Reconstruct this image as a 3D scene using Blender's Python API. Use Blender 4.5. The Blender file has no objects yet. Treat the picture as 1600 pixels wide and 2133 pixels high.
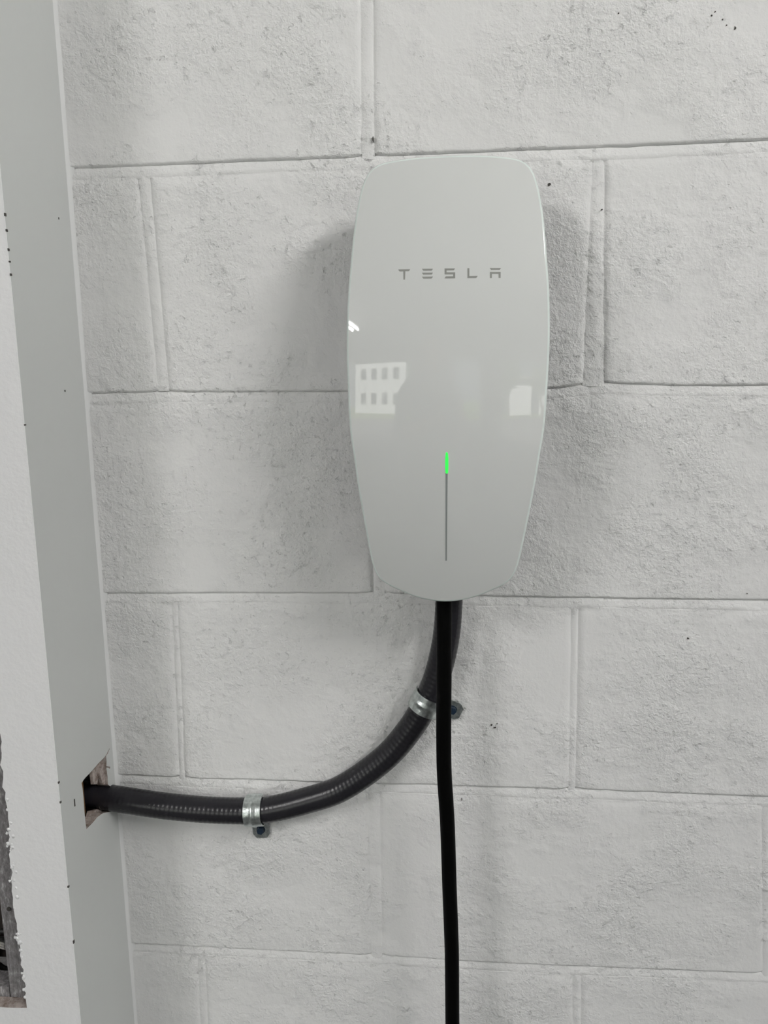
import bpy, bmesh, math, random
from mathutils import Vector, noise

random.seed(7)
scene = bpy.context.scene
col = scene.collection
Z0 = 1.5                      # height of the first mortar line above the floor

# ---------------------------------------------------------------- camera
F = 1587.97
PITCH, YAW, ROLL = -0.176138, -0.0809456, -0.0122846
CAM = Vector((0.0692105, -0.725287, -0.192807 + Z0))
def basis():
    cp, sp, cy, sy = math.cos(PITCH), math.sin(PITCH), math.cos(YAW), math.sin(YAW)
    fwd = Vector((sy * cp, cy * cp, sp)); right = Vector((cy, -sy, 0)); up = right.cross(fwd)
    cr, sr = math.cos(ROLL), math.sin(ROLL)
    return cr * right + sr * up, -sr * right + cr * up, fwd
RT, UP, FW = basis()
cam_d = bpy.data.cameras.new('camera'); cam = bpy.data.objects.new('camera', cam_d); col.objects.link(cam)
from mathutils import Matrix
cam.matrix_world = Matrix.Translation(CAM) @ Matrix((RT, UP, -FW)).transposed().to_4x4()
cam_d.sensor_fit = 'VERTICAL'; cam_d.sensor_height = 36.0; cam_d.lens = F * 36.0 / 2133.0
cam_d.clip_start = 0.02
scene.camera = cam

# ---------------------------------------------------------------- sky, sun, exposure
scene.view_settings.view_transform = 'Standard'
scene.view_settings.look = 'None'
scene.view_settings.gamma = 1.0
scene.view_settings.use_curve_mapping = False
scene.view_settings.exposure = -0.3
SKY = 1.1; TUBE = 108.0; TUBE2 = 124.0
world = bpy.data.worlds.new('sky'); scene.world = world; world.use_nodes = True
bg = world.node_tree.nodes['Background']
bg.inputs[0].default_value = (0.80, 0.90, 1.0, 1); bg.inputs[1].default_value = SKY
sun_d = bpy.data.lights.new('sun', 'SUN'); sun_d.energy = 24.0; sun_d.angle = 0.03; sun_d.color = (1.0, 0.95, 0.88)
sun = bpy.data.objects.new('sun', sun_d); col.objects.link(sun)
sun.rotation_euler = Vector((-0.15, -0.72, -0.70)).to_track_quat('-Z', 'Y').to_euler()

# ---------------------------------------------------------------- pixel helpers (1600 x 2133 frame)
def ray(px, py): return RT * ((px - 800) / F) - UP * ((py - 1066.5) / F) + FW
def onY(px, py, y):
    d = ray(px, py); return CAM + d * ((y - CAM.y) / d.y)
def onX(px, py, x):
    d = ray(px, py); return CAM + d * ((x - CAM.x) / d.x)

# ---------------------------------------------------------------- materials
def mat(name, color, rough=0.6, metal=0.0, spec=0.5, **kw):
    m = bpy.data.materials.new(name); m.use_nodes = True
    b = m.node_tree.nodes['Principled BSDF']
    b.inputs['Base Color'].default_value = (*color, 1); b.inputs['Roughness'].default_value = rough
    b.inputs['Metallic'].default_value = metal; b.inputs['Specular IOR Level'].default_value = spec
    for k, v in kw.items(): b.inputs[k].default_value = v
    return m
def nd(m, typ, **kw):
    n = m.node_tree.nodes.new(typ)
    for k, v in kw.items(): setattr(n, k, v)
    return n
def lk(m, a, b): m.node_tree.links.new(a, b)
def coords(m): return nd(m, 'ShaderNodeTexCoord').outputs['Object']
def noise_tex(m, co, scale, detail=4, rough=0.55):
    n = nd(m, 'ShaderNodeTexNoise'); n.inputs['Scale'].default_value = scale
    n.inputs['Detail'].default_value = detail; n.inputs['Roughness'].default_value = rough
    lk(m, co, n.inputs['Vector']); return n.outputs['Fac']
def ramp(m, fac, stops):
    r = nd(m, 'ShaderNodeValToRGB'); e = r.color_ramp.elements
    while len(e) < len(stops): e.new(0.5)
    for el, (p, c) in zip(e, stops):
        el.position = p; el.color = (*c, 1) if len(c) == 3 else c
    lk(m, fac, r.inputs['Fac']); return r.outputs['Color']
def math_n(m, op, a, b):
    n = nd(m, 'ShaderNodeMath', operation=op)
    for i, v in enumerate((a, b)):
        if isinstance(v, (int, float)): n.inputs[i].default_value = v
        else: lk(m, v, n.inputs[i])
    return n.outputs[0]
def bump(m, height, dist, strength=1.0):
    b = nd(m, 'ShaderNodeBump'); b.inputs['Distance'].default_value = dist; b.inputs['Strength'].default_value = strength
    lk(m, height, b.inputs['Height']); lk(m, b.outputs['Normal'], m.node_tree.nodes['Principled BSDF'].inputs['Normal'])
def base(m, colout): lk(m, colout, m.node_tree.nodes['Principled BSDF'].inputs['Base Color'])

def block_paint():
    m = mat('block_paint', (0.80, 0.80, 0.79), 0.62, spec=0.35)
    co = coords(m)
    fine = noise_tex(m, co, 330, 3, 0.6)
    mid = noise_tex(m, co, 95, 4, 0.62)
    patch = ramp(m, noise_tex(m, co, 9, 4, 0.6), [(0.38, (0.16,) * 3), (0.64, (1.0,) * 3)])
    pits = ramp(m, noise_tex(m, co, 150, 5, 0.7), [(0.30, (0.0,) * 3), (0.42, (1.0,) * 3)])
    h = math_n(m, 'ADD', math_n(m, 'MULTIPLY', fine, 0.74), math_n(m, 'MULTIPLY', mid, 1.1))
    h = math_n(m, 'MULTIPLY', h, patch)
    h = math_n(m, 'ADD', h, math_n(m, 'MULTIPLY', math_n(m, 'MULTIPLY', pits, patch), 0.55))
    bump(m, h, 0.0026, 0.86)
    base(m, ramp(m, noise_tex(m, co, 6, 4, 0.6), [(0.3, (0.820, 0.820, 0.812)), (0.7, (0.845, 0.842, 0.838))]))
    return m
def smooth_paint(name, c, scale=40, dist=0.0006):
    m = mat(name, c, 0.55, spec=0.35); co = coords(m)
    bump(m, noise_tex(m, co, scale, 5, 0.6), dist, 0.6)
    return m
M_block = block_paint()
M_side = smooth_paint('shaded_side_paint', (0.63, 0.645, 0.63), 14, 0.0012)  # greenish grey, darkened further to carry the side face's shade
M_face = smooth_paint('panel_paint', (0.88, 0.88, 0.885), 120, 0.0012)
M_fill = smooth_paint('corner_filler', (0.80, 0.805, 0.80), 30, 0.0006)
M_ceil = smooth_paint('ceiling_paint', (0.62, 0.615, 0.60))
M_room = smooth_paint('room_paint', (0.28, 0.28, 0.275))
M_floor = mat('concrete', (0.2, 0.2, 0.2), 0.8)
base(M_floor, ramp(M_floor, noise_tex(M_floor, coords(M_floor), 5, 6), [(0.3, (0.09, 0.09, 0.092)), (0.7, (0.15, 0.148, 0.146))]))
M_gyps = mat('raw_plasterboard', (0.36, 0.31, 0.28), 0.9)
base(M_gyps, ramp(M_gyps, noise_tex(M_gyps, coords(M_gyps), 130, 5, 0.7), [(0.35, (0.17, 0.125, 0.10)), (0.62, (0.50, 0.44, 0.41))]))
M_wood = mat('raw_timber', (0.16, 0.085, 0.035), 0.8)
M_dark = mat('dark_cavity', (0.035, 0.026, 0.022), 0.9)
M_oldw = mat('weathered_timber', (0.25, 0.24, 0.245), 0.85); co_ = coords(M_oldw)
_mp = nd(M_oldw, 'ShaderNodeMapping'); _mp.inputs['Scale'].default_value = (1, 1, 0.35); lk(M_oldw, co_, _mp.inputs[0])
_f = noise_tex(M_oldw, _mp.outputs[0], 300, 6, 0.75)
base(M_oldw, ramp(M_oldw, _f, [(0.38, (0.15, 0.14, 0.145)), (0.55, (0.27, 0.26, 0.265)), (0.66, (0.55, 0.54, 0.55))])); bump(M_oldw, _f, 0.001, 0.6)
M_glass = mat('white_backed_glass', (0.70, 0.715, 0.70), 0.025, spec=0.5); M_glass.node_tree.nodes['Principled BSDF'].inputs['IOR'].default_value = 1.5
M_edge = mat('glass_edge', (0.76, 0.83, 0.80), 0.12, spec=0.6)
M_body = mat('dark_plastic', (0.06, 0.062, 0.065), 0.5)
M_gasket = mat('grey_gasket', (0.10, 0.12, 0.12), 0.5)
M_print = mat('grey_print', (0.30, 0.305, 0.285), 0.25)
M_strip = mat('unlit_light_strip', (0.30, 0.32, 0.315), 0.2)
M_led = mat('green_status_light', (0.05, 0.6, 0.1), 0.3)
M_led.node_tree.nodes['Principled BSDF'].inputs['Emission Color'].default_value = (0.02, 0.95, 0.07, 1)
M_led.node_tree.nodes['Principled BSDF'].inputs['Emission Strength'].default_value = 1.0
M_cond = mat('grey_pvc_jacket', (0.015, 0.0145, 0.018), 0.27, spec=0.38)
M_cable = mat('black_cable_jacket', (0.0012, 0.0012, 0.0012), 0.55, spec=0.06)
M_galv = mat('galvanised_steel', (0.62, 0.66, 0.65), 0.33, 1.0); co_ = coords(M_galv)
_f = noise_tex(M_galv, co_, 260, 4, 0.65)
base(M_galv, ramp(M_galv, _f, [(0.35, (0.44, 0.48, 0.47)), (0.65, (0.72, 0.76, 0.75))])); bump(M_galv, _f, 0.0006, 0.5)
M_screw = mat('blue_coated_steel', (0.008, 0.022, 0.045), 0.35, spec=0.6)
M_pit = mat('bare_pit', (0.07, 0.065, 0.06), 0.9)
M_wire = mat('pale_wire', (0.42, 0.40, 0.38), 0.6)
M_wire2 = mat('black_wire', (0.02, 0.02, 0.02), 0.5)
M_tube = mat('lamp_tube', (0.9, 0.9, 0.9), 0.4)
M_tube.node_tree.nodes['Principled BSDF'].inputs['Emission Color'].default_value = (1.0, 0.985, 0.97, 1)
M_tube.node_tree.nodes['Principled BSDF'].inputs['Emission Strength'].default_value = TUBE
M_tube2 = M_tube.copy(); M_tube2.node_tree.nodes['Principled BSDF'].inputs['Emission Strength'].default_value = TUBE2
M_lampw = mat('lamp_housing_paint', (0.8, 0.8, 0.79), 0.4)
M_asph = mat('asphalt', (0.11, 0.11, 0.115), 0.9)
M_grass = mat('lawn_grass', (0.13, 0.20, 0.05), 0.95)
base(M_grass, ramp(M_grass, noise_tex(M_grass, coords(M_grass), 8, 6), [(0.3, (0.08, 0.13, 0.03)), (0.7, (0.24, 0.30, 0.10))]))
M_rend = mat('white_render', (0.70, 0.72, 0.76), 0.8)
M_pane = mat('window_pane', (0.05, 0.06, 0.07), 0.05)
M_roof = mat('roof_sheet', (0.30, 0.29, 0.29), 0.6)
M_leaf = mat('hedge_leaf', (0.10, 0.17, 0.05), 0.7)

# ---------------------------------------------------------------- mesh helpers
def world_loc(o):
    v = Vector((0, 0, 0))
    while o: v += o.location; o = o.parent
    return v
def obj(name, verts, faces, material, parent=None, smooth=False, fmats=None, kind=None):
    off = world_loc(parent)
    me = bpy.data.meshes.new(name)
    me.from_pydata([Vector(v) - off for v in verts], [], faces)
    for mm in (material if isinstance(material, (list, tuple)) else [material]): me.materials.append(mm)
    if fmats: me.polygons.foreach_set('material_index', fmats)
    if smooth: me.polygons.foreach_set('use_smooth', [True] * len(me.polygons))
    me.update()
    o = bpy.data.objects.new(name, me); col.objects.link(o); o.parent = parent
    if kind: o['kind'] = kind
    return o
def empty(name, loc):
    o = bpy.data.objects.new(name, None); o.empty_display_size = 0.05; o.location = loc; col.objects.link(o); return o
def tag(o, label=None, cat=None, group=None, kind=None):
    if label: o['label'] = label
    if cat: o['category'] = cat
    if group: o['group'] = group
    if kind: o['kind'] = kind
    return o
def recalc(o):
    bm = bmesh.new(); bm.from_mesh(o.data); bmesh.ops.recalc_face_normals(bm, faces=bm.faces); bm.to_mesh(o.data); bm.free(); return o
def boxes(lst):
    V, Fc = [], []
    for (x0, x1, y0, y1, z0, z1) in lst:
        b = len(V)
        V += [(x, y, z) for x in (x0, x1) for y in (y0, y1) for z in (z0, z1)]
        Fc += [tuple(b + i for i in f) for f in ((0, 1, 3, 2), (4, 6, 7, 5), (0, 4, 5, 1), (2, 3, 7, 6), (0, 2, 6, 4), (1, 5, 7, 3))]
    return V, Fc
def bevel_obj(o, w, seg=2):
    bm = bmesh.new(); bm.from_mesh(o.data)
    bmesh.ops.bevel(bm, geom=[e for e in bm.edges], offset=w, segments=seg, affect='EDGES', profile=0.5)
    bm.to_mesh(o.data); bm.free(); return o
def catmull(P, n=12):
    P = [Vector(p) for p in P]; Q = [P[0] * 2 - P[1]] + P + [P[-1] * 2 - P[-2]]; out = []
    for i in range(1, len(Q) - 2):
        a, b, c, d = Q[i - 1:i + 3]
        for k in range(n):
            t = k / n
            out.append(0.5 * (2 * b + (c - a) * t + (2 * a - 5 * b + 4 * c - d) * t * t + (3 * b - a - 3 * c + d) * t ** 3))
    out.append(P[-1]); return out
def resample(P, step):
    out = [P[0]]; acc = 0.0
    for a, b in zip(P, P[1:]):
        L = (b - a).length; pos = step - acc
        while pos <= L and L > 0:
            out.append(a.lerp(b, pos / L)); pos += step
        acc = (acc + L) % step
    out.append(P[-1]); return out
def tube(path, rad, seg=24):
    V, Fc = [], []
    t0 = (path[1] - path[0]).normalized(); nrm = Vector((0, 1, 0)) if abs(t0.y) < 0.9 else Vector((1, 0, 0)); nrm = (nrm - t0 * nrm.dot(t0)).normalized(); s = 0
    for i, p in enumerate(path):
        a = path[max(0, i - 1)]; b = path[min(len(path) - 1, i + 1)]; t = (b - a).normalized()
        nrm = (nrm - t * nrm.dot(t)).normalized(); bi = t.cross(nrm)
        if i: s += (p - path[i - 1]).length
        for k in range(seg):
            an = 2 * math.pi * k / seg; r = rad(s, an) if callable(rad) else rad
            V.append(p + nrm * (r * math.cos(an)) + bi * (r * math.sin(an)))
    n = len(path)
    for i in range(n - 1):
        for k in range(seg):
            Fc.append((i * seg + k, i * seg + (k + 1) % seg, (i + 1) * seg + (k + 1) % seg, (i + 1) * seg + k))
    Fc.append(tuple(range(seg))); Fc.append(tuple((n - 1) * seg + k for k in reversed(range(seg))))
    return V, Fc
def sst(t): t = max(0.0, min(1.0, t)); return t * t * (3 - 2 * t)
def n3(x, y, z): return noise.noise(Vector((x, y, z)))
def panel_with_hole(name, plane, outer, inner, c0, c1, mats, parent=None, kind=None):
    """flat board with one irregular cut-out; plane 'x' or 'y' is the thickness axis, outer / inner are (a, z) loops"""
    def P(a, z, c): return (c, a, z) if plane == 'x' else (a, c, z)
    bm = bmesh.new()
    def loop(pts, c):
        vs = [bm.verts.new(P(a, z, c)) for a, z in pts]
        return vs, [bm.edges.new((vs[i], vs[(i + 1) % len(vs)])) for i in range(len(vs))]
    o0, eo0 = loop(outer, c0); i0, ei0 = loop(inner, c0); o1, eo1 = loop(outer, c1); i1, ei1 = loop(inner, c1)
    bmesh.ops.triangle_fill(bm, edges=eo0 + ei0, use_beauty=True); bmesh.ops.triangle_fill(bm, edges=eo1 + ei1, use_beauty=True)
    cut = []
    for A, B, raw in ((o0, o1, 0), (i0, i1, 1)):
        for k in range(len(A)):
            f = bm.faces.new((A[k], A[(k + 1) % len(A)], B[(k + 1) % len(A)], B[k])); f.material_index = raw
    bmesh.ops.recalc_face_normals(bm, faces=bm.faces)
    me = bpy.data.meshes.new(name); bm.to_mesh(me); bm.free()
    for mm in mats: me.materials.append(mm)
    o = bpy.data.objects.new(name, me); col.objects.link(o); o.parent = parent
    if parent: 
        off = world_loc(parent)
        for v in me.vertices: v.co -= off
    if kind: o['kind'] = kind
    return o

# ================================================================ THE SETTING
ROOM_L, ROOM_R, ROOM_F, CEIL = -2.9, 3.2, -4.2, 2.55
tag(obj('floor', *boxes([(ROOM_L - 0.15, ROOM_R + 0.15, ROOM_F - 0.15, 0.2, -0.1, 0.0)]), M_floor, kind='structure'), 'grey concrete garage floor', 'floor')
tag(obj('ceiling', *boxes([(ROOM_L - 0.15, ROOM_R + 0.15, ROOM_F - 0.4, 0.2, CEIL, CEIL + 0.12)]), M_ceil, kind='structure'), 'white painted garage ceiling', 'ceiling')
f0, f1 = ROOM_F - 0.15, ROOM_F
tag(obj('wall_front', *boxes([
    (ROOM_L, ROOM_R, f0, f1, 2.13, CEIL), (ROOM_L, -2.65, f0, f1, 0, 2.13), (-0.80, 0.22, f0, f1, 0, 2.13),
    (0.22, 0.86, f0, f1, 0, 0.93), (0.86, 1.40, f0, f1, 0, 2.13), (2.95, ROOM_R, f0, f1, 0, 2.13)]), M_room, kind='structure'),
    'garage wall with wide openings facing the block wall', 'wall')
WL, WR = (-3.4, -2.6, 1.3, 2.0), (-2.2, -1.0, 1.3, 2.1)
def side_wall(name, x0, x1, w, label):
    tag(obj(name, *boxes([(x0, x1, ROOM_F - 0.15, 0.2, 0, w[2]), (x0, x1, ROOM_F - 0.15, 0.2, w[3], CEIL),
        (x0, x1, w[1], 0.2, w[2], w[3]), (x0, x1, ROOM_F - 0.15, w[0], w[2], w[3])]), M_room, kind='structure'), label, 'wall')
side_wall('wall_left', ROOM_L - 0.15, ROOM_L, WL, 'garage side wall on the left with a wide open window')
side_wall('wall_right', ROOM_R, ROOM_R + 0.15, WR, 'garage side wall on the right with an open window')
# ---------------------------------------------------------------- block wall
MOD = 0.2032; BED = 0.0095
HJ = {0: [(165,350),(400,340),(720,328),(1050,314),(1250,307),(1600,291)],
      1: [(200,820),(330,817),(500,817),(720,816),(1145,810),(1265,799),(1420,804),(1600,803)],
      2: [(230,1237),(500,1237),(780,1237),(1000,1243),(1300,1248),(1600,1252)],
      3: [(255,1616),(385,1622),(650,1630),(1000,1640),(1190,1646),(1500,1658),(1600,1661)],
      4: [(290,1968),(830,1995),(960,2004),(1200,2015),(1600,2030)]}
HJ = {k: [(p.x, p.z) for p in (onY(a, b, 0.0) for a, b in v)] for k, v in HJ.items()}
def bed_z(k, x):
    if k not in HJ: return Z0 - k * MOD
    P = HJ[k]
    if x <= P[0][0]: return P[0][1]
    for (xa, za), (xb, zb) in zip(P, P[1:]):
        if x <= xb: return za + (zb - za) * (x - xa) / (xb - xa)
    return P[-1][1]
def W(a): p = onY(a[0], a[1], 0.0); return (p.x, p.z)
VJ = {(-1, 0): ((754,0),(757,320),(774,0),(777,320)), (0,-1): ((290,370),(330,800),(308,370),(347,800)),
      (0, 1): ((1238,340),(1217,800),(1257,340),(1256,800)), (1, 0): ((770,860),(781,1230),(787,860),(799,1230)),
      (2,-1): ((359,1255),(375,1610),(366,1255),(382,1610)), (2, 1): ((1194,1280),(1187,1640),(1203,1280),(1196,1640)),
      (3, 0): ((770,1665),(776,1985),(790,1665),(793,1985)), (4,-1): ((414,2005),(419,2130),(424,2005),(430,2130)),
      (4, 1): ((1196,2020),(1196,2130),(1209,2020),(1208,2130)), (3, 2): ((1592,1680),(1592,2020),(1606,1680),(1606,2020))}
VJ = {k: tuple(W(q) for q in v) for k, v in VJ.items()}
def head_x(row, j, side, z):
    """x of the left (side 0) or right (side 1) edge of the head joint j in this row"""
    if (row, j) in VJ:
        a, b = VJ[(row, j)][2 * side:2 * side + 2]
        t = (z - a[1]) / (b[1] - a[1]); t = max(-0.2, min(1.2, t)); return a[0] + (b[0] - a[0]) * t
    return j * MOD + (-0.005, 0.005)[side]
wall_back = obj('wall_back', *boxes([(ROOM_L - 0.15, ROOM_R + 0.15, 0.0036, 0.19, 0, CEIL)]), M_block, kind='structure')
tag(wall_back, 'white painted concrete block wall', 'wall')
def edge_samples(L, n):
    near = [0, 0.0005, 0.0011, 0.0018, 0.003, 0.0048, 0.008]
    mid = [0.008 + (L - 0.016) * k / n for k in range(1, n)]
    return near + mid + [L - q for q in reversed(near)]
def make_block(row, j0, j1, fine):
    xa, xb = j0 * MOD, j1 * MOD; zt, zb = Z0 - row * MOD - BED, Z0 - (row + 1) * MOD
    S = [q / (xb - xa) for q in edge_samples(xb - xa, 44 if fine else 6)]
    T = [q / (zt - zb) for q in edge_samples(zt - zb, 22 if fine else 4)]
    V, Fc = [], []; sd = row * 7.3 + j0 * 3.1; rc = 0.0035 + 0.0025 * n3(sd, 4, 4)
    for t in T:
        zn = zb + (zt - zb) * t
        for s in S:
            x0 = head_x(row, j0, 1, zn) + 0.0007 * n3(zn * 40, sd, 0) ; x1 = head_x(row, j1, 0, zn) + 0.0007 * n3(zn * 40, sd, 5)
            x = x0 + (x1 - x0) * s
            z0 = bed_z(row + 1, x) + 0.0006 * n3(x * 60, sd, 2) + rc * max(0.0, 1 - min(x - x0, x1 - x) / 0.013) ** 2; z1 = bed_z(row, x) - BED + 0.0011 * n3(x * 45, sd, 8)
            z = z0 + (z1 - z0) * t
            # rounded lower corners, soft top and sides, crisp bottom lip
            db, dt, dl, dr = z - z0, z1 - z, x - x0, x1 - x
            y = 0.0019 * (1 - sst((db + 0.0002) / 0.0024)) + 0.0008 * (1 - sst(dt / 0.009))
            y = max(y, 0.0024 * (1 - sst(min(dl, dr) / 0.0055)))
            y += 0.0006 * n3(x * 9, z * 9, sd) + 0.00035 * n3(x * 60, z * 60, sd)
            V.append((x, y, z))
    nx, nz = len(S), len(T)
    for b in range(nz - 1):
        for a in range(nx - 1):
            Fc.append((b * nx + a, b * nx + a + 1, (b + 1) * nx + a + 1, (b + 1) * nx + a))
    rim = [a for a in range(nx)] + [b * nx + nx - 1 for b in range(1, nz)] + [(nz - 1) * nx + a for a in range(nx - 2, -1, -1)] + [b * nx for b in range(nz - 2, 0, -1)]
    k0 = len(V); V += [(V[i][0], 0.009, V[i][2]) for i in rim]
    for q in range(len(rim)):
        r = (q + 1) % len(rim); Fc.append((rim[r], rim[q], k0 + q, k0 + r))
    return obj('block', V, Fc, M_block, wall_back, smooth=True)
for row in range(-4, 7):
    par = row % 2      # rows 0, 2, 4 break on odd numbers
    jj = [j for j in range(-4, 10) if (j % 2 == 1) == (par == 0)]
    for a, b in zip(jj, jj[1:]):
        make_block(row, a, b, -2 <= row <= 5 and b >= -1 and a <= 3)
# mortar: sloped bed joints (deep under the upper block, flush on the lower one) and shallow head joints
def bed_joint(k):
    V, Fc = [], []; xs = [-0.42 + 0.008 * i for i in range(330)]
    prof = [(0.0012, 0.0040), (0.0, 0.0025), (0.12, 0.0020), (0.35, 0.0015), (0.7, 0.0010), (1.0, 0.0006), (1.25, 0.0016)]
    for x in xs:
        z1 = bed_z(k, x) + 0.0004; wob = 0.0010 * n3(x * 14, k * 3.7, 1)
        for i, (f, y) in enumerate(prof):
            z = z1 + f if i == 0 else z1 - f * (BED + wob)
            V.append((x, y + 0.0005 * n3(x * 50, k, i), z))
    n = len(prof)
    for i in range(len(xs) - 1):
        for q in range(n - 1): Fc.append((i * n + q, i * n + q + 1, (i + 1) * n + q + 1, (i + 1) * n + q))
    recalc(obj('bed_joint', V, Fc, M_block, wall_back, smooth=True))
for k in range(-3, 7): bed_joint(k)
def head_joint(row, j):
    V, Fc = [], []; n = 7; m = 40
    zt, zb = Z0 - row * MOD - 0.004, Z0 - (row + 1) * MOD - 0.001
    for i in range(m):
        z = zb + (zt - zb) * i / (m - 1); a = head_x(row, j, 0, z) - 0.0015; b = head_x(row, j, 1, z) + 0.0015
        for q in range(n):
            f = q / (n - 1); y = 0.0010 + 0.0012 * abs(2 * f - 1) ** 2 + 0.0006 * n3(z * 40, q, j + row * 3)
            V.append((a + (b - a) * f, y, z))
    for i in range(m - 1):
        for q in range(n - 1): Fc.append((i * n + q, i * n + q + 1, (i + 1) * n + q + 1, (i + 1) * n + q))
    obj('head_joint', V, Fc, M_block, wall_back, smooth=True)
for row in range(-3, 7):
    for j in range(-1, 6):
        if (j % 2 == 1) == (row % 2 == 0): head_joint(row, j)
def pit(px, py, r_px, parent, seed, stretch=1.0, plane=0.0):
    c = onY(px, py, plane - 0.0012); rr = r_px * 0.00046; rnd = random.Random(seed); n = 9; V = []
    for k in range(n):
        a = 2 * math.pi * k / n; r = rr * rnd.uniform(0.6, 1.25); V.append((c.x + r * math.cos(a), plane - 0.0010, c.z + r * math.sin(a) * stretch))
    V += [(v[0], plane + 0.004, v[2]) for v in V]
    Fc = [tuple(range(n))] + [(k, (k + 1) % n, n + (k + 1) % n, n + k) for k in range(n)]
    recalc(obj('surface_pit', V, Fc, M_pit, parent))
for i, (a, b, r, s) in enumerate([(1144,384,3.0,1.1),(1024,1511,2.2,.8),(1031,1516,2.4,.8),(1036,1508,1.2,1),(1434,1330,2.6,.7),(1483,32,1.4,1),(1490,24,1.3,1),
        (1506,40,1.5,1),(1514,52,1.2,1),(1532,58,2.0,1.6),(1289,27,1.4,1),(777,290,1.3,4.0),(1254,436,2.0,.5),(1557,1237,1.4,.8),(962,1666,1.1,2.4),(241,1629,1.2,1.6)]):
    pit(a, b, r, wall_back, i, s)

# ---------------------------------------------------------------- boxed-out pilaster left of the block wall
CX, PY, TH = -0.2795, -0.1135, 0.0125
side_hole_px = [(170,1631),(176,1622),(192,1605),(205,1590),(215,1580),(221,1573),(222,1586),(221.5,1600),(224,1617),(225,1634),(234,1641),(236,1664),(236,1690),(224,1692),(214,1694),(203,1702),(193,1714),(180,1727),(178,1712),(176,1690),(174,1662),(172,1642)]
side_hole = [(min(-0.0015, p.y), p.z) for p in (onX(a, b, CX) for a, b in side_hole_px)]
pil = empty('wall_pilaster', (CX, 0, 0)); tag(pil, 'white boxed-out pilaster beside the block wall, with a torn hole', 'wall', kind='structure')
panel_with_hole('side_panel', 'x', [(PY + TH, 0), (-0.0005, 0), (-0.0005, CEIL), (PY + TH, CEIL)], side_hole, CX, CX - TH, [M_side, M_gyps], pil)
rough_px = [(-3,1500),(1,1545),(2,1580),(6,1620),(9,1650),(14,1690),(18,1735),(18,1760),(23,1790),(23,1830),(27,1870),(29,1900),(34,1935),(33,1950),(38,1965),(41,1990),(47,2020),(49,2040),(51,2062),(54,2080)]
rough = [(p.x, p.z) for p in (onY(a, b, PY) for a, b in rough_px)]
zsill = onY(30, 2098, PY).z
ex = rough[0][0]; top_z = 1.78
rr = random.Random(3)
edge = []
for k in range(14): edge.append((ex + rr.uniform(-0.004, 0.003), top_z - (top_z - rough[0][1]) * k / 14))
for (xa, za), (xb, zb) in zip(rough, rough[1:]):
    for t in (0, 0.33, 0.66): edge.append((xa + (xb - xa) * t + rr.uniform(-0.0016, 0.0016), za + (zb - za) * t))
edge.append((rough[-1][0], zsill)); edge += [(rough[-1][0] - 0.02 * k, zsill + rr.uniform(-0.0012, 0.0012)) for k in range(1, 24)]
lx = edge[-1][0] - 0.03; edge += [(lx, zsill), (lx, top_z)]
nE = len(edge); e_right = edge[:-25]                    # top to sill along the torn edge
V = []; Fc = []; fm = []
def addpoly(pts, m=0, back=True):
    b = len(V); V.extend([(a, PY, z) for a, z in pts]); Fc.append(tuple(range(b, len(V)))); fm.append(m)
    if back:
        b = len(V); V.extend([(a, PY + TH, z) for a, z in pts]); Fc.append(tuple(reversed(range(b, len(V))))); fm.append(m)
addpoly([(CX, top_z)] + e_right + [(CX, e_right[-1][1])])
addpoly([(ROOM_L, top_z), (ROOM_L, CEIL), (CX, CEIL), (CX, top_z)])
addpoly([(ROOM_L, 0), (ROOM_L, e_right[-1][1])] + [q for q in reversed(edge[nE - 25:-1]) if q[0] < e_right[-1][0] - 1e-6] + [(e_right[-1][0], e_right[-1][1]), (CX, e_right[-1][1]), (CX, 0)])
addpoly([(ROOM_L, zsill), (ROOM_L, top_z), (lx, top_z), (lx, zsill)])
for k in range(nE):
    a, b_ = edge[k], edge[(k + 1) % nE]; b = len(V)
    V.extend([(a[0], PY, a[1]), (b_[0], PY, b_[1]), (b_[0], PY + TH, b_[1]), (a[0], PY + TH, a[1])]); Fc.append((b, b + 1, b + 2, b + 3)); fm.append(1)
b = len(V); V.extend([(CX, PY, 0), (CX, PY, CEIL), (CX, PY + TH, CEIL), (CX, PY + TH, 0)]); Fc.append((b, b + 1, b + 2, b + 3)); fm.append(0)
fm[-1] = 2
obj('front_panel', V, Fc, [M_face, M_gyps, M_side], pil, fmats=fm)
# what shows inside the torn hole: a timber stud, torn board scraps and the dark cavity
def poly_prism(name, pts, d, material, parent):
    pts = [Vector(p) for p in pts]; d = Vector(d); n = len(pts)
    V = pts + [p + d for p in pts]
    Fc = [tuple(range(n)), tuple(range(2 * n - 1, n - 1, -1))] + [(k, n + k, n + (k + 1) % n, (k + 1) % n) for k in range(n)]
    return recalc(obj(name, V, Fc, material, parent))
hz = onX(200, 1650, CX).z
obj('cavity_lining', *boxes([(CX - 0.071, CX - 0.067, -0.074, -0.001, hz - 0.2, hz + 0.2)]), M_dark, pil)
obj('timber_stud', *boxes([(CX - 0.062, CX - 0.018, -0.094, -0.036, hz - 0.3, hz + 0.3)]), M_wood, pil)
def scrap(pts_px, depth, name='torn_scrap'):
    poly_prism(name, [onX(a, b, CX - depth) for a, b in pts_px], (-0.003, 0, 0), M_gyps, pil)
scrap([(192,1606),(216,1579),(212,1600),(205,1612),(203,1632),(195,1634)], 0.006)
scrap([(217,1584),(221,1600),(225,1634),(214,1634),(209,1616),(208,1606)], 0.003)
scrap([(199,1616),(206,1622),(210,1634),(198,1634)], 0.012)
scrap([(178,1720),(180,1726),(214,1690),(204,1686),(188,1690)], 0.009)
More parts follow.
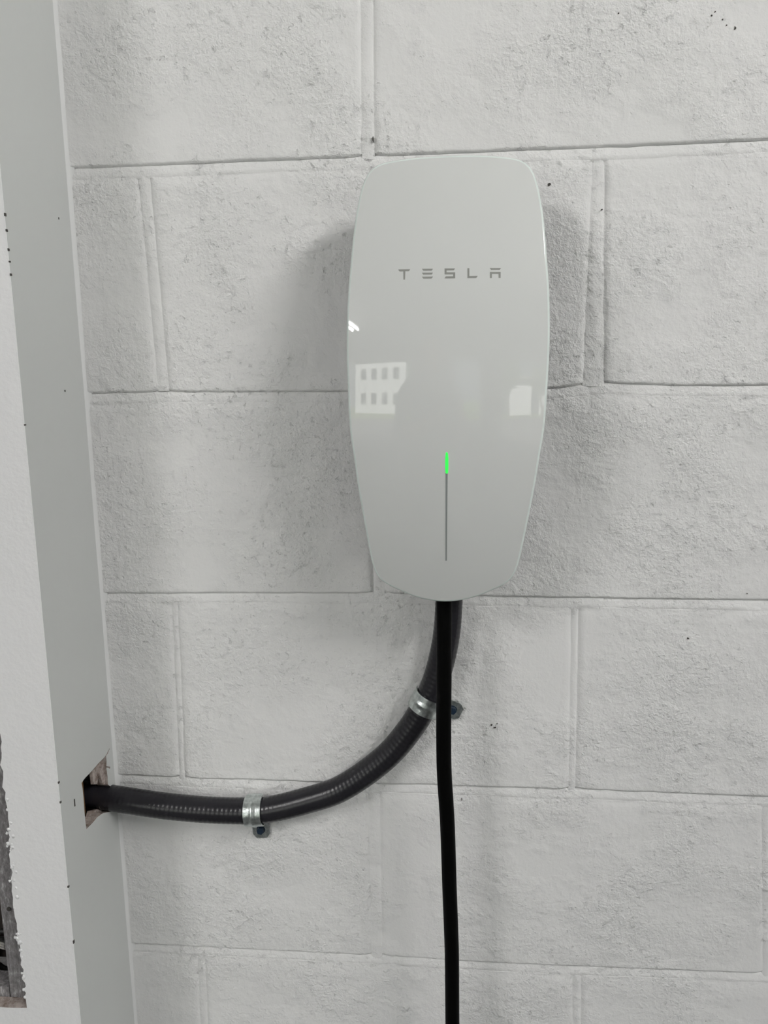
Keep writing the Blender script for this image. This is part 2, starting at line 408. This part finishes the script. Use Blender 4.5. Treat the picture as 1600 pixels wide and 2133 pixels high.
poly_prism('paper_shred', [onX(221, 1596, CX + 0.001), onX(229, 1597, CX + 0.006), onX(228, 1601, CX + 0.006), onX(225, 1599, CX + 0.004), onX(221, 1599, CX + 0.001)], (0.0005, 0, 0), M_gyps, pil)
poly_prism('paper_shred', [onX(220, 1575, CX + 0.0006), onX(228, 1559, CX + 0.0006), onX(224, 1570, CX + 0.0006)], (0.0003, 0, 0), M_gyps, pil)
def chip(px, py, w, h):
    c = onY(px, py, PY); s = 0.00030
    V, Fc = boxes([(CX - w * s, CX + 0.0006, PY - 0.0006, PY + 0.0012, c.z - h * s, c.z + h * s)])
    obj('paint_chip', V, Fc, M_pit, pil)
for a in ((9,447,1.6,4),(11,480,1.4,3),(16,520,1.0,3),(19,545,1.0,2),(22,572,1.2,3),(52,885,1.2,2),(124,1630,1.2,3),(126,1671,1.4,3),(144,1847,2.2,3),(154,1962,1.2,5)): chip(*a)
for a, b, w, h in ((155,1672,1.0,6),(122,455,0.8,1.5),(135,814,0.8,1.5),(136,205,0.8,2)):
    c = onX(a, b, CX); s = 0.0006
    obj('paint_nick', *boxes([(CX - 0.002, CX + 0.0005, c.y - w * s, c.y + w * s, c.z - h * s, c.z + h * s)]), M_pit, pil)
# rough plaster crumbs along the torn edge
for k in range(40):
    a, b = rough[rr.randrange(len(rough) - 1)], None
    i = rr.randrange(4, len(rough) - 1); t = rr.random()
    x = rough[i][0] + (rough[i + 1][0] - rough[i][0]) * t + rr.uniform(-0.002, 0.005); z = rough[i][1] + (rough[i + 1][1] - rough[i][1]) * t
    r = rr.uniform(0.0010, 0.0024)
    bm = bmesh.new(); bmesh.ops.create_icosphere(bm, subdivisions=1, radius=r)
    V = [(x + v.co.x * rr.uniform(.6, 1.2), PY + 0.0003 + v.co.y * 0.5, z + v.co.z * rr.uniform(.7, 1.5)) for v in bm.verts]; Fc = [tuple(v.index for v in f.verts) for f in bm.faces]; bm.free()
    obj('plaster_crumb', V, Fc, M_face, pil, smooth=True)
# smooth filled corner between pilaster and block wall
V, Fc = [], []; r0 = 0.0062; zz = [0.0 + CEIL * i / 160 for i in range(161)]
for z in zz:
    r = r0 * (1 + 0.18 * n3(z * 9, 1, 1))
    for q in range(7):
        a = math.pi / 2 * q / 6
        V.append((CX - 0.0002 + r * (1 - math.sin(a)), 0.0012 - r * (1 - math.cos(a)), z))
for i in range(160):
    for q in range(6): Fc.append((i * 7 + q, i * 7 + q + 1, (i + 1) * 7 + q + 1, (i + 1) * 7 + q))
tag(recalc(obj('trim_1', V, Fc, M_fill, smooth=True, kind='structure')), 'smooth white filled corner between pilaster and block wall', 'trim')

# ---------------------------------------------------------------- weathered frame in the recess at the far left
yfr = PY + TH + 0.001
jx = [onY(a, b, yfr).x for a, b in ((0,1885), (22,2080))]; jl = sum(jx) / 2
zr0, zr1 = onY(10, 2088, yfr).z, onY(10, 2057, yfr).z
fr = empty('recess_frame', (jl, yfr, zsill)); tag(fr, 'weathered grey timber frame in the torn recess at the far left', 'frame')
jr = edge[30][0] + 0.03
bevel_obj(obj('jamb', *boxes([(jl, jr, yfr, yfr + 0.022, zsill - 0.01, top_z + 0.03)]), M_oldw, fr), 0.0012)
bevel_obj(obj('bottom_rail', *boxes([(lx - 0.02, jl - 0.0008, yfr + 0.0004, yfr + 0.022, zr0 - 0.012, zr1)]), M_oldw, fr), 0.0012)
bevel_obj(obj('top_rail', *boxes([(lx - 0.02, jl - 0.0008, yfr + 0.0004, yfr + 0.022, top_z - 0.03, top_z + 0.03)]), M_oldw, fr), 0.0012)
bevel_obj(obj('jamb', *boxes([(lx - 0.03, lx + 0.03, yfr, yfr + 0.022, zr1, top_z - 0.03)]), M_oldw, fr), 0.0012)
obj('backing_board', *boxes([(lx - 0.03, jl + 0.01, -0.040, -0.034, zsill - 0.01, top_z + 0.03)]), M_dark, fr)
kn = onY(19, 1893, yfr)
V, Fc = tube([Vector((kn.x, yfr - 0.0008, kn.z)), Vector((kn.x, yfr + 0.002, kn.z))], 0.0022, 10); obj('nail_hole', V, Fc, M_pit, fr)
for k in range(3):
    P = [onY(-60, 1955 + k * 5, -0.060), onY(-20, 1957 + k * 5, -0.072), onY(3, 1964 + k * 5, -0.076), onY(14, 1967 + k * 5, -0.072), onY(30, 1969 + k * 5, -0.05), onY(60, 1990 + k * 4, -0.040)]
    V, Fc = tube(catmull(P, 8), 0.0011, 8)
    tag(obj('wire', V, Fc, M_wire, smooth=True), ('topmost', 'middle', 'lowest')[k] + ' of three pale thin wires inside the dark recess', 'wire', 'pale wires in the recess')
c = onY(2, 2005, -0.06)
P = [c + Vector((0.022 * math.cos(a * .35), 0.0006 * a, 0.026 * math.sin(a * .35))) for a in range(0, 40)]
V, Fc = tube(P, 0.003, 8); tag(obj('wire_coil', V, Fc, M_wire2, smooth=True), 'coiled black wire inside the dark recess', 'wire')

# ================================================================ CONDUIT, STRAPS, CABLE
RC, YC = 0.0131, -0.0150
cpx = [(190,1654.5),(226,1661),(300,1672.5),(360,1680.5),(430,1686.5),(500,1689),(560,1686),(640,1667),(715,1640),(800,1580),(853,1520),(889,1461),(911,1407),(928,1336),(935,1262)]
cp = [onY(a, b, YC) for a, b in cpx]
p0 = cp[0]; cp = [p0 + Vector((-0.055, 0.0, 0.009)), p0 + Vector((-0.03, 0.0, 0.005))] + cp + [cp[-1] + Vector((0.001, 0, 0.05))]
path = resample(catmull(cp, 24), 0.0008)
PER = 0.0048
def ridge(s, an): return RC + 0.00007 * math.sin(2 * math.pi * (s / PER + an / (2 * math.pi)))
V, Fc = tube(path, ridge, 28)
tag(recalc(obj('flexible_conduit', V, Fc, M_cond, smooth=True)), 'dark grey ribbed flexible conduit curving from the torn hole to the charger', 'conduit')

def strap(px, py, tabdir, label, flip=1):
    c = onY(px, py, YC)
    i = min(range(len(path)), key=lambda q: (path[q] - c).length); c = path[i]
    u = (path[i + 6] - path[i - 6]).normalized(); n = Vector((0, -1, 0))
    v = u.cross(n).normalized()
    if v.dot(Vector((tabdir[0], 0, tabdir[1]))) < 0: v = -v
    o = Vector((c.x, 0, c.z)); root = empty('conduit_strap', o)
    tag(root, label, 'clamp', 'conduit straps')
    R = RC + 0.0009; h = -YC
    prof = [(-R * 0.80, 0.0035, 0.0052), (-R * 0.93, 0.0062, 0.0064), (-R * 0.985, 0.0095, 0.0090)]
    for k in range(0, 19):
        a = math.pi - math.pi * k / 18; prof.append((R * math.cos(a), h + R * math.sin(a), 0.0090))
    prof += [(R, 0.0075, 0.0090), (R + 0.0006, 0.0042, 0.0089), (R + 0.0026, 0.0022, 0.0088), (R + 0.006, 0.0020, 0.0087), (0.0340, 0.0020, 0.0090), (0.0385, 0.0020, 0.0056)]
    us = [-1, -0.5, -0.24, -0.1, 0.1, 0.24, 0.5, 1]; m = len(us); rows = []
    V, Fc = [], []
    N = len(prof)
    for lay in (0, 1):
        for q, (pv, pn, w) in enumerate(prof):
            a = prof[max(0, q - 1)]; b = prof[min(N - 1, q + 1)]; t = Vector((b[0] - a[0], b[1] - a[1])).normalized(); nn = Vector((-t.y, t.x))
            for ui in us:
                rib = 0.0008 if (abs(ui) < 0.15 and 5 < q < 22) else 0.0
                th = (0.0013 if lay else 0.0) + rib
                V.append(o + u * (ui * w) + v * (pv + nn.x * th) + n * max(0.0004, pn + nn.y * th))
    for lay in (0, 1):
        for q in range(N - 1):
            for k in range(m - 1):
                b = lay * N * m; Fc.append((b + q * m + k, b + q * m + k + 1, b + (q + 1) * m + k + 1, b + (q + 1) * m + k))
    B = N * m
    for q in range(N - 1):
        for k in (0, m - 1): Fc.append((q * m + k, (q + 1) * m + k, B + (q + 1) * m + k, B + q * m + k))
    for q in (0, N - 1):
        for k in range(m - 1): Fc.append((q * m + k, q * m + k + 1, B + q * m + k + 1, B + q * m + k))
    band = recalc(obj('band', V, Fc, M_galv, root))
    for p in band.data.polygons: p.use_smooth = True
    band.data.set_sharp_from_angle(angle=math.radians(40))
    sc = o + v * 0.0288
    def disc(r0, r1, n0, n1, seg, rot=0.3):
        V, Fc = [], []
        for r, nn in ((r0, n0), (r1, n1)):
            for k in range(seg):
                a = rot + 2 * math.pi * k / seg; V.append(sc + u * (r * math.cos(a)) + v * (r * math.sin(a)) + n * nn)
        Fc = [tuple(range(seg)), tuple(range(2 * seg - 1, seg - 1, -1))] + [(k, (k + 1) % seg, seg + (k + 1) % seg, seg + k) for k in range(seg)]
        return V, Fc
    s = recalc(obj('screw', *disc(0.0047, 0.0045, 0.0025, 0.0042, 24), M_screw, root)); s['label'] = 'dark blue hex-head screw'
    hx = bevel_obj(recalc(obj('hex_head', *disc(0.0042, 0.0040, 0.0042, 0.0075, 6), M_screw, s)), 0.0004, 2)
    return root
strap(531, 1689, (0, -1), 'galvanised conduit strap with its tab pointing down, nearer the torn hole')
strap(887, 1462, (1, -0.3), 'galvanised conduit strap with its tab pointing right, behind the black cable')

kpx = [(925.5,1240),(925.5,1300),(925,1400),(924.5,1480),(924.5,1560),(926,1620),(932,1715),(936.5,1850),(939.5,1930),(941.5,2000),(942.5,2133)]
YK = -0.058
kp = [onY(a, b, YK) for a, b in kpx]
k0 = kp[0]; kl = kp[-1]
kp = [k0 + Vector((0.0, 0.0, 0.03))] + kp + [kl + Vector((0.002, 0, -0.12)), kl + Vector((0.0, -0.002, -0.28)), kl + Vector((-0.004, -0.004, -0.42))]
kpath = resample(catmull(kp, 12), 0.006)
V, Fc = tube(kpath, 0.00705, 28)
tag(recalc(obj('charging_cable', V, Fc, M_cable, smooth=True)), 'thick black charging cable hanging from the bottom of the charger', 'cable')

# ================================================================ WALL CHARGER
XC, ZC = 0.0712, Z0 - 0.222
RV, KX = 0.48, 0.008 / 0.077 ** 2
def yface(x, z): return -(0.110 - (z - ZC) ** 2 / (2 * RV) - KX * (x - XC) ** 2)
def onface(px, py, off=0.0):
    d = ray(px, py); t = 0.6
    for _ in range(40):
        p = CAM + d * t; t = (yface(p.x, p.z) + off - CAM.y) / d.y
    return CAM + d * t
right_px = [(940,325.5),(1000,326),(1045,329),(1075,332.5),(1094,338.5),(1109.5,349),(1118.5,364),(1126,389.5),(1135,450),(1141,530),(1146,620),(1148,712),(1143,809),(1137,890),(1126.5,952),(1117,1015),(1103,1084),(1089,1152),(1078.5,1190),(1066,1209),(1037,1224),(1006,1238),(975,1248.5),(934,1252.5)]
left_px = [(900,1249),(859,1238),(825,1224),(797,1209),(783.5,1190),(775,1152),(762.5,1084),(750,1015),(740.6,952),(732,890),(728,809),(725.6,712),(727,620),(735,535),(739.5,490),(747,445),(755,406),(760.5,382),(768,361),(777,349),(792,341),(825,334),(864,329)]
LEAN = 0.0028 / 0.325
def to_uw(p): return Vector((p.x - (0.0704 + (p.z - (Z0 - 0.2)) * LEAN), p.z - (Z0 - 0.2)))
def to_xz(u, w): return (u + 0.0704 + w * LEAN, w + Z0 - 0.2)
loop = [to_uw(onface(a, b, 0.0035)) for a, b in right_px + left_px]
loop3 = [Vector((p.x, p.y, 0)) for p in loop]
dense = catmull([loop3[-1]] + loop3 + loop3[:2], 10)[10:-10]
NA = 240
def radius_at(th):
    best = None; d = Vector((math.cos(th), math.sin(th)))
    for a, b in zip(dense, dense[1:] + dense[:1]):
        den = d.x * (b.y - a.y) - d.y * (b.x - a.x)
        if abs(den) < 1e-12: continue
        t = (a.x * (b.y - a.y) - a.y * (b.x - a.x)) / den; s = (a.x * d.y - a.y * d.x) / den
        if t > 0 and -1e-6 <= s <= 1 + 1e-6: best = t if best is None else max(best, t)
    return best
rad = [radius_at(2 * math.pi * k / NA) for k in range(NA)]
mir = [rad[(NA // 2 - k) % NA] for k in range(NA)]
rad = [(a + b) / 2 for a, b in zip(rad, mir)]
for _ in range(2): rad = [(rad[k - 1] + 2 * rad[k] + rad[(k + 1) % NA]) / 4 for k in range(NA)]
pts2 = [Vector((rad[k] * math.cos(2 * math.pi * k / NA), rad[k] * math.sin(2 * math.pi * k / NA))) for k in range(NA)]
nrm2 = []
for k in range(NA):
    t = (pts2[(k + 1) % NA] - pts2[k - 1]).normalized(); nrm2.append(Vector((t.y, -t.x)))
def ring(inset, dy, scale=1.0):
    out = []
    for p, n in zip(pts2, nrm2):
        q = (p - n * inset) * scale; x, z = to_xz(q.x, q.y); out.append(Vector((x, yface(x, z) + dy, z)))
    return out
def loft(rings, close0=False, close1=False):
    V = [v for r in rings for v in r]; n = len(rings[0]); Fc = []
    for i in range(len(rings) - 1):
        for k in range(n): Fc.append((i * n + k, i * n + (k + 1) % n, (i + 1) * n + (k + 1) % n, (i + 1) * n + k))
    if close0: Fc.append(tuple(range(n)))
    if close1: Fc.append(tuple((len(rings) - 1) * n + k for k in reversed(range(n))))
    return V, Fc
zb_ch = min(to_xz(p.x, p.y)[1] for p in pts2)
ch = empty('wall_charger', (0.0704, 0, zb_ch)); tag(ch, 'white glass-fronted electric car wall charger with a lit green status light', 'charger')
BEV = 0.0020
V, Fc = loft([ring(BEV, 0.0, s) for s in [1 - k / 26 for k in range(26)] + [0.012]], close1=True)
recalc(obj('glass_face', V, Fc, M_glass, ch, smooth=True))
er = [ring(BEV, 0.0)] + [ring(BEV * (1 - math.sin(a)), 0.0028 * (1 - math.cos(a))) for a in [math.pi / 2 * k / 7 for k in range(1, 8)]] + [ring(0.0, 0.0048), ring(0.0012, 0.0052), ring(0.006, 0.0052)]
recalc(obj('glass_edge', *loft(er), M_edge, ch, smooth=True))['label'] = 'pale green tinted glass edge'
recalc(obj('gasket', *loft([ring(0.0022, 0.0050), ring(0.0022, 0.0068), ring(0.010, 0.0068)]), M_gasket, ch, smooth=True))
def back_ring(inset, f):
    out = []
    for p, n in zip(pts2, nrm2):
        q = p - n * inset; x, z = to_xz(q.x, q.y); y0 = yface(x, z) + 0.0064; out.append(Vector((x, y0 * (1 - f) - 0.0006 * f, z)))
    return out
recalc(obj('housing', *loft([back_ring(0.0014, 0), back_ring(0.0016, 0.08), back_ring(0.006, 0.3), back_ring(0.013, 0.55), back_ring(0.018, 0.8), back_ring(0.020, 1.0)], close1=True), M_body, ch, smooth=True))
# lettering: flat print just proud of the glass
def print_shape(name, pts, material, parent, off=-0.00015):
    P = [onface(a, b, off) for a, b in pts]; n = len(P)
    V = P + [p + Vector((0, 0.0004, 0)) for p in P]
    Fc = [tuple(range(n))] + [(k, (k + 1) % n, n + (k + 1) % n, n + k) for k in range(n)]
    return recalc(obj(name, V, Fc, material, parent))
def lp(pts): return [(810 + a / 6.154, 540 + b / 6.154) for a, b in pts]
letters = {
 'T': [[(122,130),(272,127),(268,140),(256,152),(212,153),(208,260),(187,261),(185,155),(140,156),(128,146)]],
 'E': [[(425,122),(566,122),(548,146),(442,147)], [(425,173),(566,172),(550,196),(440,197)], [(425,224),(567,222),(548,247),(442,248)]],
 'S': [[(715,118),(850,118),(832,142),(741,143),(741,168),(851,168),(851,244),(712,246),(730,220),(825,219),(825,193),(715,194)]],
 'L': [[(1008,115),(1033,115),(1033,216),(1141,214),(1120,240),(1008,242)]],
 'A': [[(1295,112),(1440,112),(1422,136),(1313,137)], [(1297,162),(1434,162),(1434,240),(1408,241),(1408,186),(1322,187),(1322,241),(1297,242)]]}
for ch_, polys in letters.items():
    first = None
    for pl in polys:
        s = print_shape('letter' if first is None else 'letter_bar', lp(pl), M_print, ch if first is None else first)
        first = first or s
V = []; Fc = []; NS = 30
for k in range(NS + 1):
    t = k / NS; py = 1168 - 183 * t; cxp = 929.4 + 1.1 * t; hw = 1.5 + 0.7 * t
    for sx in (-1, 1): V.append(onface(cxp + sx * hw, py, -0.00015))
for k in range(NS): Fc.append((2 * k, 2 * k + 1, 2 * k + 3, 2 * k + 2))
recalc(obj('light_strip', V, Fc, M_strip, ch, smooth=True))
led = [(928.2,984),(927.7,975),(927.8,955),(928.6,945),(929.6,942),(931.6,942),(933.0,945),(934.0,955),(933.9,975),(933.4,984),(932,986.5),(929.8,986.5)]
print_shape('status_light', led, M_led, ch, -0.0003)['label'] = 'glowing green status light'

# ================================================================ BEHIND THE CAMERA (seen mirrored in the glass)
def ceiling_lamp(x, y, label, M_tube):
    L0 = Vector((x, y, CEIL)); la = empty('ceiling_lamp', L0); tag(la, label, 'lamp', 'ceiling lamps')
    bevel_obj(obj('housing', *boxes([(x - 0.11, x + 0.11, y - 0.62, y + 0.62, CEIL - 0.05, CEIL - 0.0005)]), M_lampw, la), 0.008)
    for d in (-0.06, 0.06):
        V, Fc = tube([L0 + Vector((d, -0.6, -0.072)), L0 + Vector((d, 0.6, -0.072))], 0.019, 16)
        t = obj('tube', V, Fc, M_tube, la, smooth=True)
        for s_ in (-1, 1): obj('end_cap', *boxes([(x + d - 0.022, x + d + 0.022, y + s_ * 0.61 - 0.010, y + s_ * 0.61 + 0.010, CEIL - 0.098, CEIL - 0.05)]), M_lampw, t)
ceiling_lamp(1.45, -1.35, 'twin-tube ceiling lamp on the right side of the garage', M_tube)
ceiling_lamp(-1.75, -2.5, 'twin-tube ceiling lamp on the left side of the garage', M_tube2)
tag(obj('driveway', *boxes([(-40, 40, -16, ROOM_F - 0.15, -0.12, -0.02)]), M_asph, kind='structure'), 'dark asphalt driveway outside', 'driveway')
tag(obj('lawn', *boxes([(-40, 40, -60, -16, -0.12, 0.0), (ROOM_R + 0.15, 40, ROOM_F - 0.15, 30, -0.12, -0.01), (-40, ROOM_L - 0.15, ROOM_F - 0.15, 30, -0.12, -0.01)]), M_grass, kind='structure'), 'green lawn beyond the driveway', 'lawn')
bd = empty('building', (-8.5, -24, 0)); tag(bd, 'white rendered house with rows of dark windows across the driveway', 'building')
obj('wall', *boxes([(-13.5, -5.6, -31, -24, 0, 6.4)]), M_rend, bd)
rf = poly_prism('roof', [(-14, -23.6, 6.4), (-5.1, -23.6, 6.4), (-5.1, -27.5, 8.2), (-14, -27.5, 8.2)], (0, 0, 0.15), M_roof, bd)
for zz_ in (1.0, 3.9):
    for xx in (-12.6, -10.9, -9.2, -7.5):
        w = obj('window', *boxes([(xx, xx + 1.05, -24.05, -23.98, zz_, zz_ + 1.5)]), M_lampw, bd)
        obj('pane', *boxes([(xx + 0.08, xx + 0.97, -23.99, -23.97, zz_ + 0.08, zz_ + 1.42)]), M_pane, w)
hs = empty('house', (10.5, -19, 0)); tag(hs, 'long white single-storey house beyond the lawn', 'building')
obj('wall', *boxes([(6.9, 17.0, -25, -19, 0, 3.3)]), M_rend, hs)
obj('roof', *boxes([(6.5, 17.4, -25.3, -18.4, 3.3, 3.5)]), M_roof, hs)
obj('door', *boxes([(9.6, 10.6, -19.03, -18.97, 0.0, 2.1)]), M_pane, hs)
def tree(x, y, h, label):
    r_ = random.Random(int(x * 100)); t = empty('tree', (x, y, 0)); tag(t, label, 'tree', 'trees outside')
    P = [Vector((x + 0.12 * math.sin(k * 1.3), y, h * 0.62 * k / 6)) for k in range(7)]
    V, Fc = tube(catmull(P, 3), 0.09, 8); obj('trunk', V, Fc, M_bark, t, smooth=True)
    V, Fc = [], []
    for k in range(1500):
        d = Vector((r_.gauss(0, 1), r_.gauss(0, 1), r_.gauss(0, 1))).normalized() * (r_.random() ** 0.4)
        c = Vector((x, y, h * 0.72)) + Vector((d.x * h * 0.27, d.y * h * 0.27, d.z * h * 0.30))
        a = Vector((r_.gauss(0, 1), r_.gauss(0, 1), r_.gauss(0, 1))).normalized() * 0.11; b = a.orthogonal().normalized() * 0.06
        q = len(V); V += [c - a, c + b, c + a, c - b]; Fc.append((q, q + 1, q + 2, q + 3))
    obj('foliage', V, Fc, M_leaf, t, kind='stuff')
M_bark = mat('bark', (0.10, 0.075, 0.055), 0.9)
tree(5.5, -15.5, 4.6, 'young leafy tree on the lawn, left of the long house')
tree(8.2, -14.2, 3.8, 'small leafy tree in front of the long white house')
bm = bmesh.new(); bmesh.ops.create_grid(bm, x_segments=120, y_segments=16, size=0.5)
V = []
for v in bm.verts:
    x = 1.2 + v.co.x * 9; a = (v.co.y + 0.5) * math.pi
    r = 1.0 + 0.35 * n3(x * 1.7, a * 2, 3)
    V.append((x, -20 - math.cos(a) * 0.7 * r, max(0.0, math.sin(a)) * 1.25 * r))
Fc = [tuple(v.index for v in f.verts) for f in bm.faces]; bm.free()
tag(obj('hedge', V, Fc, M_leaf), 'clipped dark green hedge along the far lawn', 'hedge')

# ---------------------------------------------------------------- the person taking the picture
M_shirt = mat('grey_shirt', (0.20, 0.205, 0.21), 0.9); M_trous = mat('dark_trousers', (0.045, 0.05, 0.06), 0.9)
M_skin = mat('skin', (0.48, 0.31, 0.24), 0.55); M_hair = mat('dark_hair', (0.03, 0.022, 0.018), 0.6); M_shoe = mat('dark_shoe', (0.03, 0.03, 0.03), 0.6)
M_phone = mat('black_phone', (0.012, 0.012, 0.014), 0.15)
PC = CAM - FW * 0.014 - UP * 0.052 + RT * 0.012
def ploc(a, b, c): return PC + RT * a + UP * b - FW * c
V = [ploc(a, b, c) for a in (-0.0365, 0.0365) for b in (-0.075, 0.075) for c in (0.0, 0.008)]
phone = bevel_obj(recalc(obj('phone', V, [(0, 1, 3, 2), (4, 6, 7, 5), (0, 4, 5, 1), (2, 3, 7, 6), (0, 2, 6, 4), (1, 5, 7, 3)], M_phone)), 0.003, 2)
tag(phone, 'black phone held upright in front of the person', 'phone')
bx_, by_ = -0.055, -1.20
J = {'pelvis': (bx_, by_, 0.93, .15, .11), 'waist': (bx_, by_ + .01, 1.08, .135, .10), 'chest': (bx_, by_ + .01, 1.28, .155, .115), 'collar': (bx_, by_, 1.40, .10, .08),
     'neck': (bx_, by_ + .015, 1.46, .054, .057), 'head0': (bx_, by_ + .04, 1.525, .070, .085), 'head1': (bx_, by_ + .05, 1.605, .076, .095), 'head2': (bx_, by_ + .04, 1.665, .055, .07)}
Ed = [('pelvis', 'waist'), ('waist', 'chest'), ('chest', 'collar'), ('collar', 'neck'), ('neck', 'head0'), ('head0', 'head1'), ('head1', 'head2')]
wr = {-1: ploc(-0.050, -0.050, 0.050), 1: ploc(0.050, -0.050, 0.050)}
for s_ in (-1, 1):
    k = 'l' if s_ < 0 else 'r'
    J['sh' + k] = (bx_ + s_ * .165, by_, 1.37, .062, .062); J['el' + k] = (bx_ + s_ * .205, by_ + .07, 1.10, .043, .043); J['wr' + k] = (*wr[s_], .027, .027)
    J['ha' + k] = (*ploc(s_ * 0.047, -0.012, 0.026), .021, .032)
    J['hp' + k] = (bx_ + s_ * .095, by_, .88, .088, .09); J['kn' + k] = (bx_ + s_ * .11, by_ + .02, .50, .060, .062); J['an' + k] = (bx_ + s_ * .115, by_, .09, .042, .045); J['to' + k] = (bx_ + s_ * .14, by_ + .17, .035, .04, .032)
    Ed += [('collar', 'sh' + k), ('sh' + k, 'el' + k), ('el' + k, 'wr' + k), ('wr' + k, 'ha' + k), ('pelvis', 'hp' + k), ('hp' + k, 'kn' + k), ('kn' + k, 'an' + k), ('an' + k, 'to' + k)]
names = list(J); me = bpy.data.meshes.new('person_skeleton'); me.from_pydata([J[n][:3] for n in names], [(names.index(a), names.index(b)) for a, b in Ed], [])
sk = bpy.data.objects.new('person_skeleton', me); col.objects.link(sk)
md = sk.modifiers.new('skin', 'SKIN'); sb = sk.modifiers.new('sub', 'SUBSURF'); sb.levels = sb.render_levels = 2
for i, n in enumerate(names):
    v = me.skin_vertices[0].data[i]; v.radius = J[n][3:5]; v.use_root = (n == 'pelvis')
dg = bpy.context.evaluated_depsgraph_get(); bme = bpy.data.meshes.new_from_object(sk.evaluated_get(dg)); bpy.data.objects.remove(sk)
bm = bmesh.new(); bm.from_mesh(bme)
def add_tube(pts, r0, r1):
    P = catmull(pts, 5); n = len(P); V, Fc = tube(P, r0, 8)
    vs = []
    for i, v in enumerate(V):
        f = min(n - 1, i // 8) / (n - 1); vs.append(bm.verts.new(P[i // 8] + (v - P[i // 8]) * (1 + (r1 / r0 - 1) * f)))
    for f in Fc: bm.faces.new([vs[q] for q in f])
for s_ in (-1, 1):
    for q, (b, ln) in enumerate(((0.028, 0.92), (0.006, 1.0), (-0.016, 0.95), (-0.036, 0.78))):
        add_tube([ploc(s_ * 0.050, b - 0.012, 0.022), ploc(s_ * 0.0505, b, 0.004), ploc(s_ * 0.043, b + 0.003, -0.0085), ploc(s_ * (0.043 - 0.024 * ln), b + 0.004, -0.0095)], 0.0088, 0.0068)
    add_tube([ploc(s_ * 0.046, -0.030, 0.034), ploc(s_ * 0.036, -0.012, 0.028), ploc(s_ * 0.020, 0.004, 0.0195)], 0.0105, 0.008)
hc = Vector((bx_, by_ + .045, 1.575))
add_tube([hc + Vector((0, .088, .012)), hc + Vector((0, .104, -.012)), hc + Vector((0, .098, -.022))], 0.009, 0.011)
for s_ in (-1, 1): add_tube([hc + Vector((s_ * .076, -.005, .022)), hc + Vector((s_ * .086, -.014, .004)), hc + Vector((s_ * .078, -.006, -.020))], 0.010, 0.008)
for cz in (0.955, 0.075, 1.455): bmesh.ops.bisect_plane(bm, geom=bm.verts[:] + bm.edges[:] + bm.faces[:], plane_co=(0, 0, cz), plane_no=(0, 0, 1), dist=1e-5)
bm.to_mesh(bme); bm.free()
person = bpy.data.objects.new('person', bme); col.objects.link(person); bme.name = 'person'
for mm in (M_shirt, M_trous, M_skin, M_shoe): bme.materials.append(mm)
for p in bme.polygons:
    c = p.center; p.use_smooth = True
    hand = (c.y > by_ + 0.17 and c.z > 0.7)
    p.material_index = 2 if (c.z > 1.455 or hand) else 3 if c.z < 0.075 else 1 if c.z < 0.955 else 0
zmin = min(v.co.z for v in bme.vertices)
for v in bme.vertices: v.co.z = max(v.co.z, 0.001)
tag(person, 'person in grey shirt and dark trousers standing and holding up a phone', 'person')
bm = bmesh.new(); bmesh.ops.create_icosphere(bm, subdivisions=3, radius=1.0)
V = [(hc.x + v.co.x * 0.087, hc.y - 0.012 + v.co.y * 0.105, hc.z + 0.035 + v.co.z * 0.085) for v in bm.verts]
Fc = [tuple(v.index for v in f.verts) for f in bm.faces if not (f.calc_center_median().y > 0.45 and f.calc_center_median().z < 0.55) and f.calc_center_median().z > -0.75]; bm.free()
obj('hair', V, Fc, M_hair, person, smooth=True)
for s_ in (-1, 1):
    bm = bmesh.new(); bmesh.ops.create_uvsphere(bm, u_segments=10, v_segments=8, radius=0.011)
    V = [(hc.x + s_ * 0.032 + v.co.x, hc.y + 0.078 + v.co.y, hc.z + 0.018 + v.co.z * 0.7) for v in bm.verts]; Fc = [tuple(v.index for v in f.verts) for f in bm.faces]; bm.free()
    obj('eye', V, Fc, M_hair, person, smooth=True)
V, Fc = tube([hc + Vector((-0.024, .083, -.045)), hc + Vector((0, .090, -.047)), hc + Vector((0.024, .083, -.045))], 0.005, 8)
obj('mouth', V, Fc, mat('lips', (0.36, 0.16, 0.14), 0.5), person, smooth=True)
